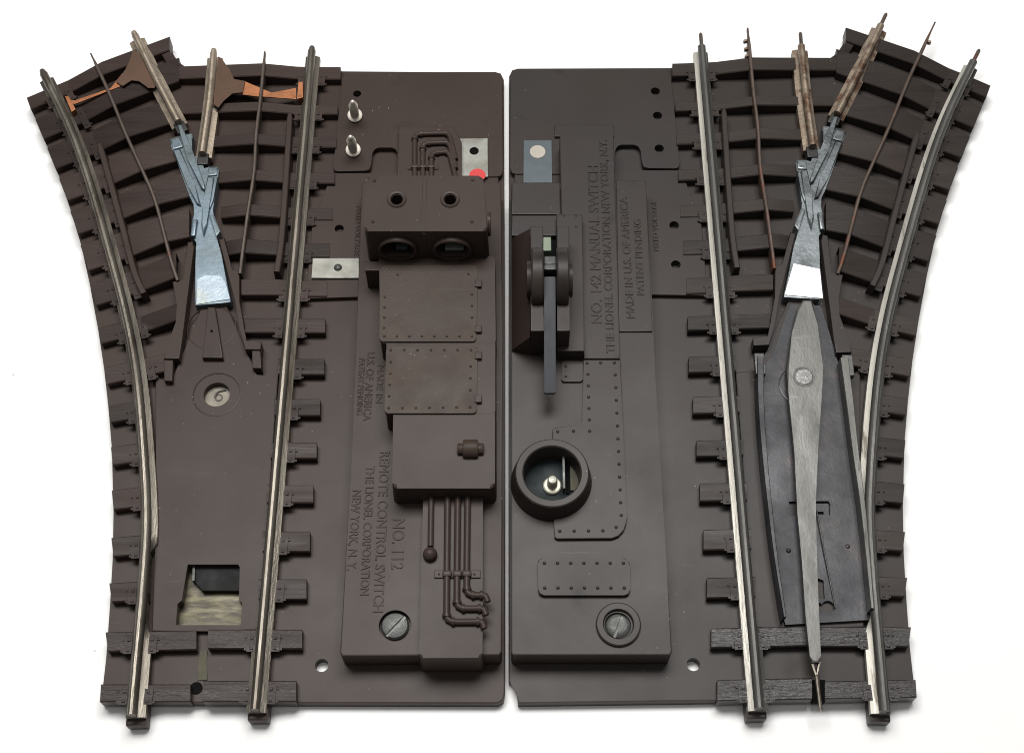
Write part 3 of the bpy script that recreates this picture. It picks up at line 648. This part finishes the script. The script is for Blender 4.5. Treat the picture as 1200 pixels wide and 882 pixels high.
# swivel plate
sp = MB().prism([(888, 442), (908, 410), (920, 372), (926, 356), (962, 358), (972, 390), (984, 432), (1020, 726), (917.5, 732), (904, 640), (893, 520)], 6.9, 8.0, bev=.1).build('swivel_plate', DARKS, RS)
cut(sp, [MB().prism([(927, 582), (936, 581.5), (937, 599), (929, 599)], 5, 12, bev=0).build('cutter', HOLE), MB().prism([(960, 672), (968, 675), (969.5, 697), (960.5, 697)], 5, 12, bev=0).build('cutter', HOLE), cutter_cyl(970.5, 711, 8, 2.1, 4), cutter_cyl(958.5, 711, 8, 1.6, 4),
         MB().prism([(957, 581.5), (974, 581.5), (976, 585), (975.5, 598), (974, 598), (973.5, 584.5), (957, 584.5)], 5, 12, bev=0).build('cutter', HOLE), MB().prism([(957, 594), (968, 594), (968, 597.5), (957, 597.5)], 5, 12, bev=0).build('cutter', HOLE),
         MB().prism([(908, 703), (915, 700), (924, 730), (911, 730)], 5, 12, bev=0).build('cutter', HOLE)])
mb = MB(); mb.dome(P(924, 645, 8.0), .85, .6, n=12); mb.dome(P(993.5, 640, 8.0), .8, .3, n=12); mb.build('dimple', DARKS, sp)
MB().lathe([(7.5, -.2), (7.5, .35), (7.0, .5), (.5, .5)], P(938, 452, 8.0), n=40).build('washer', DARKS, sp)
MB().tube([P(957, 597, 9.3), P(966, 645, 9.2), P(979, 712, 8.4)], .24, n=8).build('spring_wire', SCREWM, sp)
# pivot blade
bl = [(941, 351), (952, 351), (958, 380), (964.6, 430), (963.6, 455), (958.6, 530), (956, 590), (957, 640), (959, 700), (962, 768), (961, 776), (951, 776), (949, 768), (944, 720), (940, 660), (934.5, 600), (931, 530), (924, 460), (922, 432), (928, 390), (934, 362)]
pb = MB().prism(bl, 10.6, 12.6, bev=.7).build('pivot_blade', BLADE, RS)
mb = MB().lathe([(3.1, -.2), (3.1, .2), (2.8, .36), (.6, .4)], P(942, 441.5, 12.6), n=28); mb.build('rivet', mat('hammered_rivet', (.2, .2, .195), .45, .6, var=.3, vscale=500, bump=.5, bscale=1200), pb)
MB().lathe([(3.8, -.1), (3.8, .12), (3.0, .12), (3.0, -.1)], P(942, 441.5, 12.6), n=32, cap=False).build('rivet_ring', SCREWM, pb)
MB().lathe([(2.2, -5), (2.2, 0)], P(942, 441.5, 10.8), n=20).build('pivot_post', SCREWM, pb)
mb = MB(); mb.prism([(950, 775), (953, 775), (957, 790), (955.5, 791)], 9, 11.6, bev=.1); mb.prism([(959.5, 775), (962, 775), (958, 791), (956.6, 790)], 9, 11.6, bev=.1)
mb.tube([P(957, 789, 10.6), P(959.5, 812, 10.2), P(962, 832, 9.8)], [.8, .6, .6], n=8); mb.build('blade_tip', RAIL, pb)
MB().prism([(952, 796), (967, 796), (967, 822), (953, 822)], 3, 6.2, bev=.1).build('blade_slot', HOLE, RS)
# point rails
def strip(pl, ws, z, zb, m, name):
    d = dens(pl); path = [P(x, y, z) for x, y in d]; n = len(path)
    return MB().sweep(path, lambda i, t_: (lambda w_: [(-w_, zb), (w_, zb), (w_, z - .25), (w_ - .2, z), (-w_ + .2, z), (-w_, z - .25)])(ws[0] + (ws[1] - ws[0]) * t_)).build(name, m, RS)
pr = strip([(891.5, 418), (892, 470), (896, 530), (902, 590), (909, 650), (920, 722)], (1.15, .45), 14.0, 7, DARKS, 'point_rail')
MB().box(P(890, 428, 11.9), (3.4, 8, 3), bev=.3).build('point_heel', SCREWM, pr)
pr = strip([(989.5, 419), (996, 470), (1003, 530), (1011, 590), (1017, 650), (1022.5, 712)], (1.4, .5), 14.0, 7, BLADE, 'point_rail')
MB().box(P(993, 430, 12.0), (3.6, 8, 3), bev=.3).build('point_heel', SCREWM, pr)
# marks
MB().dome(P(1007, 265, 8.6), .8, .3, n=7).build('paint_speck', BLUESPOT, RS)
# lever-side cover ---------------------------------------------------------
Z0 = 15.0
cv = MB().prism([(599, 214), (757, 214), (763, 330), (768, 440), (781, 660), (787.5, 763), (785, 767), (601, 767), (599, 764)], 5, Z0, bev=.4).build('end_cover', GP, RS)
cut(cv, [cutter_cyl(724, 732.5, Z0, 4.2, 2.2, n=32)])
MB().prism([(722, 211.5), (757, 211.5), (764.5, 388), (726, 388)], 14, Z0 + .8, bev=.25).build('lettered_strip', GP, cv)
ls1 = MB().prism([(656, 158), (719, 158), (726.5, 420), (684, 420), (682, 300), (658, 260)], 5, Z0 + 1.8, bev=.3).build('lettered_strip', GP, cv)
MB().prism([(650, 146), (719, 146), (719.5, 160), (650, 160)], 5, 8.2, bev=.3).build('cover_ledge', GP, cv)
# riveted panels
pp = rounded([(683.5, 421.5), (727, 421.5), (735, 606), (735, 630), (650, 631), (648.5, 606), (647.5, 501), (679, 498.5), (683.5, 497)], 5)
poly = [(683.5, 421.5), (727, 421.5), (731, 520), (734.8, 604)] + [(734 - .0, 613), (731, 621), (725, 627.5), (717, 630.5)] + [(653, 631), (650, 629), (649, 606), (647.5, 503), (649, 501), (679, 498.5), (683, 494)]
rp = panel(poly, [(688, 425.5), (704, 425), (720, 425)] + lerp((689, 438.5), (691, 505), 6) + lerp((721, 439), (728, 603.5), 12) + [(722, 617.5)] + lerp((656, 622), (706.5, 621.5), 4) + [(672, 505), (653.5, 505.5)], GP, cv, Z0, th=1.5, r=.6, cutter=MB().lathe([(11.0, -4), (11.0, 4)], Vector((P(647, 553.5, 24.0).x, P(647, 553.5, 24.0).y, Z0)), n=48).build('cutter', HOLE))
panel(rounded([(658, 423), (683, 423), (683, 447), (658, 447)], 3), [(663, 429), (663, 441)], GP, cv, Z0, th=.9)
panel(rounded([(630, 653.5), (733, 653.5), (738.5, 659), (738.5, 697), (631, 697)], 7), lerp((638, 659.5), (730.5, 659.5), 7) + lerp((638.3, 688.5), (731.5, 688.5), 7), GP, cv, Z0, th=1.7, r=.6)
# lamp socket
c = P(647, 553.5, 24.0); c0 = Vector((c.x, c.y, Z0))
cut(cv, [MB().lathe([(8.9, -8), (8.9, 4)], c0, n=48).build('cutter', HOLE)])
lt = MB().lathe([(13.4, -.3), (13.3, .5), (11.9, 8.6), (11.5, 9.0), (9.6, 9.0), (9.2, 8.6), (9.0, 4), (8.6, -4)], c0, n=64, cap=False).build('lamp_socket', GP, cv)
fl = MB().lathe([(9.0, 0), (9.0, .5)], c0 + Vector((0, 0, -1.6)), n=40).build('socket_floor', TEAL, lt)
MB().lathe([(3.0, 0), (3.0, 1.0), (2.6, 1.4), (1.7, 1.5), (1.65, 5.4), (1.2, 6.2), (.3, 6.4)], P(647, 570, 13.8), n=24).build('socket_pin', BULB, lt)
a = P(660.5, 553, Z0 + 2)
MB().box(Vector((a.x + .0, a.y, Z0 + 1.5)), (.8, 12.5, 4), bev=.1).build('contact_blade', SCREWM, lt)
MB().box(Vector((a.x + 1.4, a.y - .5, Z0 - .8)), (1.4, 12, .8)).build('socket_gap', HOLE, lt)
MB().box(Vector((a.x + 4.2, a.y - .8, Z0 - .6)), (4.0, 9.5, 1.2), bev=.2).build('socket_board', OLIVE, lt)
# screw in its collar
cl = MB().lathe([(7.0, -.3), (7.0, .9), (6.6, 1.3), (4.9, 1.3), (4.6, .9), (4.3, -1.2)], P(724.5, 732, Z0), n=48, cap=False).build('screw_collar', GP, cv)
sc = MB().lathe([(4.2, -.5), (4.2, .5), (3.7, .9), (2.3, 1.2), (.7, 1.3)], P(725, 732.5, Z0 - 1.9), n=32).build('screw', SCREWM, cl)
cut(sc, [MB().box(P(725, 732.5, Z0 - .7), (9, .9, 1.6), Matrix.Rotation(math.radians(68), 4, 'Z')).build('cutter', HOLE)])
# lever stand -----------------------------------------------------------------
st = MB()
st.prism([(600, 214), (656, 214), (656, 251), (600, 251)], 10, 19, bev=.3)
st.prism([(600, 246), (657, 250), (657, 276), (600, 276)], 10, 18.2, bev=.3)
st.prism([(652, 251), (682.5, 251), (684.5, 411), (653, 411)], 10, 21.5, bev=.3)
lv = st.build('lever_stand', GP, cv)
# sloped side
zs = 31
def quad_prism(top_hi, low):                            # wedge falling away to the left
    b = bmesh.new(); v = [b.verts.new(p) for p in top_hi + low]
    b.faces.new(v[:4]) if False else None
    b.free()
mb = MB(); a, b_ = P(621, 268, 28), P(621, 395, 28); c_, d_ = P(600, 279, 16), P(600, 410, 16)
B = bmesh.new(); vs = [B.verts.new(p) for p in (a, b_, d_, c_, Vector((a.x, a.y, 13)), Vector((b_.x, b_.y, 13)), Vector((d_.x, d_.y, 13)), Vector((c_.x, c_.y, 13)))]
for f in ((0, 1, 2, 3), (7, 6, 5, 4), (0, 4, 5, 1), (1, 5, 6, 2), (2, 6, 7, 3), (3, 7, 4, 0)): B.faces.new([vs[i] for i in f])
bmesh.ops.recalc_face_normals(B, faces=B.faces[:]); mb.merge(B).build('sloped_cheek', BP, lv)
for x0, x1 in ((621.5, 636.5), (652.5, 667)):
    MB().prism([(x0, 265), (x1, 265), (x1 + 1, 387.5), (x0 + .5, 387.5)], 13, 32.6, bev=.3).build('lever_column', GP, lv)
cy = P(640, 321, 36).y; 
for x0, x1, bx, bs in ((622.5, 637, 617.5, 1), (652, 666.5, 671, -1)):
    xa, xb = P(x0, 321, 38).x, P(x1, 321, 38).x
    cc = Vector((0, cy, 33.5)); 
    mb = MB().lathe([(9.6, 0), (10.1, .5), (10.1, xb - xa - .5), (9.6, xb - xa)], Vector((xa, cy, 33.5)), axis='x', n=48); dsc = mb.build('lever_disc', GP, lv, angle=40)
    xo = P(bx, 321, 36).x; xi = xa if bs > 0 else xb
    lo, hi = min(xo, xi), max(xo, xi)
    MB().lathe([(6.2, 0), (6.2, hi - lo)], Vector((lo, cy, 32.5)), axis='x', n=36).build('pivot_boss', GP, dsc)
MB().prism([(637, 278), (652, 278), (652, 400), (637, 400)], 12, 16.0, bev=0).build('lever_gap_shade', HOLE, lv)  # near-black filler painting the shade between the columns
MB().box((P(641, 284, 32) + P(641, 300, 32)) / 2, (2.7, 5.5, 7), bev=.3).build('lever_stop', PGREEN, lv)
mb = MB()
mb.box(P(644.5, 309, 36), (4.2, 3.2, 5), bev=.4); mb.box(P(644.5, 317, 37), (4.3, 2.2, 5), bev=.4); mb.build('lever_hub', mat('hub_dark_steel', (.045, .047, .045), .45, .5, var=.4, vscale=300), lv)
# lever arm
a, b_ = P(644.3, 324, 37.5), P(644.5, 460.5, 26)
d = b_ - a; n = Vector((0, d.z, -d.y)).normalized(); n = n if n.z > 0 else -n
wx = 1.9
B = bmesh.new(); ring = []
for p in (a, a.lerp(b_, .5), b_):
    ring.append([B.verts.new(p + Vector((sx * wx, 0, 0)) + n * hz) for sx, hz in ((-1, -3.2), (1, -3.2), (1, 0), (-1, 0))])
for u, v in zip(ring, ring[1:]):
    for k in range(4): B.faces.new((u[k], u[(k + 1) % 4], v[(k + 1) % 4], v[k]))
B.faces.new(ring[0]); B.faces.new(ring[-1][::-1]); bmesh.ops.bevel(B, geom=B.edges[:], offset=.25, segments=2, affect='EDGES'); bmesh.ops.recalc_face_normals(B, faces=B.faces[:])
MB().merge(B).build('lever_arm', LEVER, lv)
mb = MB(); rivets(mb, [(661, 253), (675, 253), (675, 266)], 21.5, .4); mb.build('lever_rivets', GP, lv)
# tongue
br = MB().prism([(613.5, 164.5), (646.5, 164.5), (647, 214), (613.5, 214)], 6.95, 7.8, bev=.1).build('terminal_plate', BLUEP, RS)
MB().lathe([(2.9, 0), (2.9, .15)], P(630, 178, 7.78), n=32).build('terminal_hole', mat('pale_hole', (.42, .38, .33), .5), br)
for txt, a, b, cap, z, par in (('NO. 142 MANUAL SWITCH', (699.5, 379), (694.5, 194), 12, Z0 + 1.8, ls1), ('THE LIONEL CORPORATION NEW YORK, N.Y.', (715.5, 414), (706.5, 164), 9, Z0 + 1.8, ls1),
                              ('MADE IN U.S. OF AMERICA', (739, 373), (730.5, 231), 9, Z0 + .8, cv), ('PATENT PENDING', (751, 346), (746.5, 257), 8, Z0 + .8, cv)):
    lettering(txt, a, b, cap, z, GP, par, -1, thin=-.012)
lettering('FIXED VOLTAGE', (769, 294), (766, 236), 6, 6.3, GP, RS, -1)
fix(RS)

# =================================================================== two loose screws standing on their heads
def small_screw(base, tip, label):
    r = empty('screw', P(*base, 6.9) * MM, label, 'screw', 'loose screws on the left track switch')
    c = P(*base, 6.9); zt = 21
    t_ = P(*tip, zt); d = (t_ - (c + Vector((0, 0, 1)))).normalized(); Ln = (t_ - c).length
    z = Vector((0, 0, 1)); Rm = z.rotation_difference(d).to_matrix().to_4x4()
    mb = MB().lathe([(2.3, -1.3), (2.75, -.6), (2.8, .1), (2.4, .3), (1.3, .35)], Vector((0, 0, 0)), n=28)
    bmesh.ops.transform(mb.bm, matrix=Matrix.Translation(c + Vector((0, 0, 1.35))) @ Rm, verts=mb.bm.verts[:])
    mb.build('head', SILVER, r)
    prof = []; n_ = 8; pitch = Ln * .80 / n_
    for i in range(n_):
        k = 1.0 if i < n_ - 1 else .82
        prof += [(1.75 * k, i * pitch), (1.68 * k, i * pitch + .12), (1.05 * k, i * pitch + pitch * .92)]
    prof += [(1.0, n_ * pitch), (.75, n_ * pitch + 1.0), (.3, n_ * pitch + 1.5)]
    mb = MB().lathe(prof, Vector((0, 0, 0)), n=20)
    bmesh.ops.transform(mb.bm, matrix=Matrix.Translation(c + Vector((0, 0, 1.4))) @ Rm, verts=mb.bm.verts[:])
    mb.build('shank', SILVER, r, angle=60); fix(r)
small_screw((416.3, 137.5), (413, 119), 'silver screw standing on its head just below the round hole in the plate')
small_screw((414.3, 178), (410.5, 160), 'silver screw standing on its head by the rounded step edge, farther from the hole')
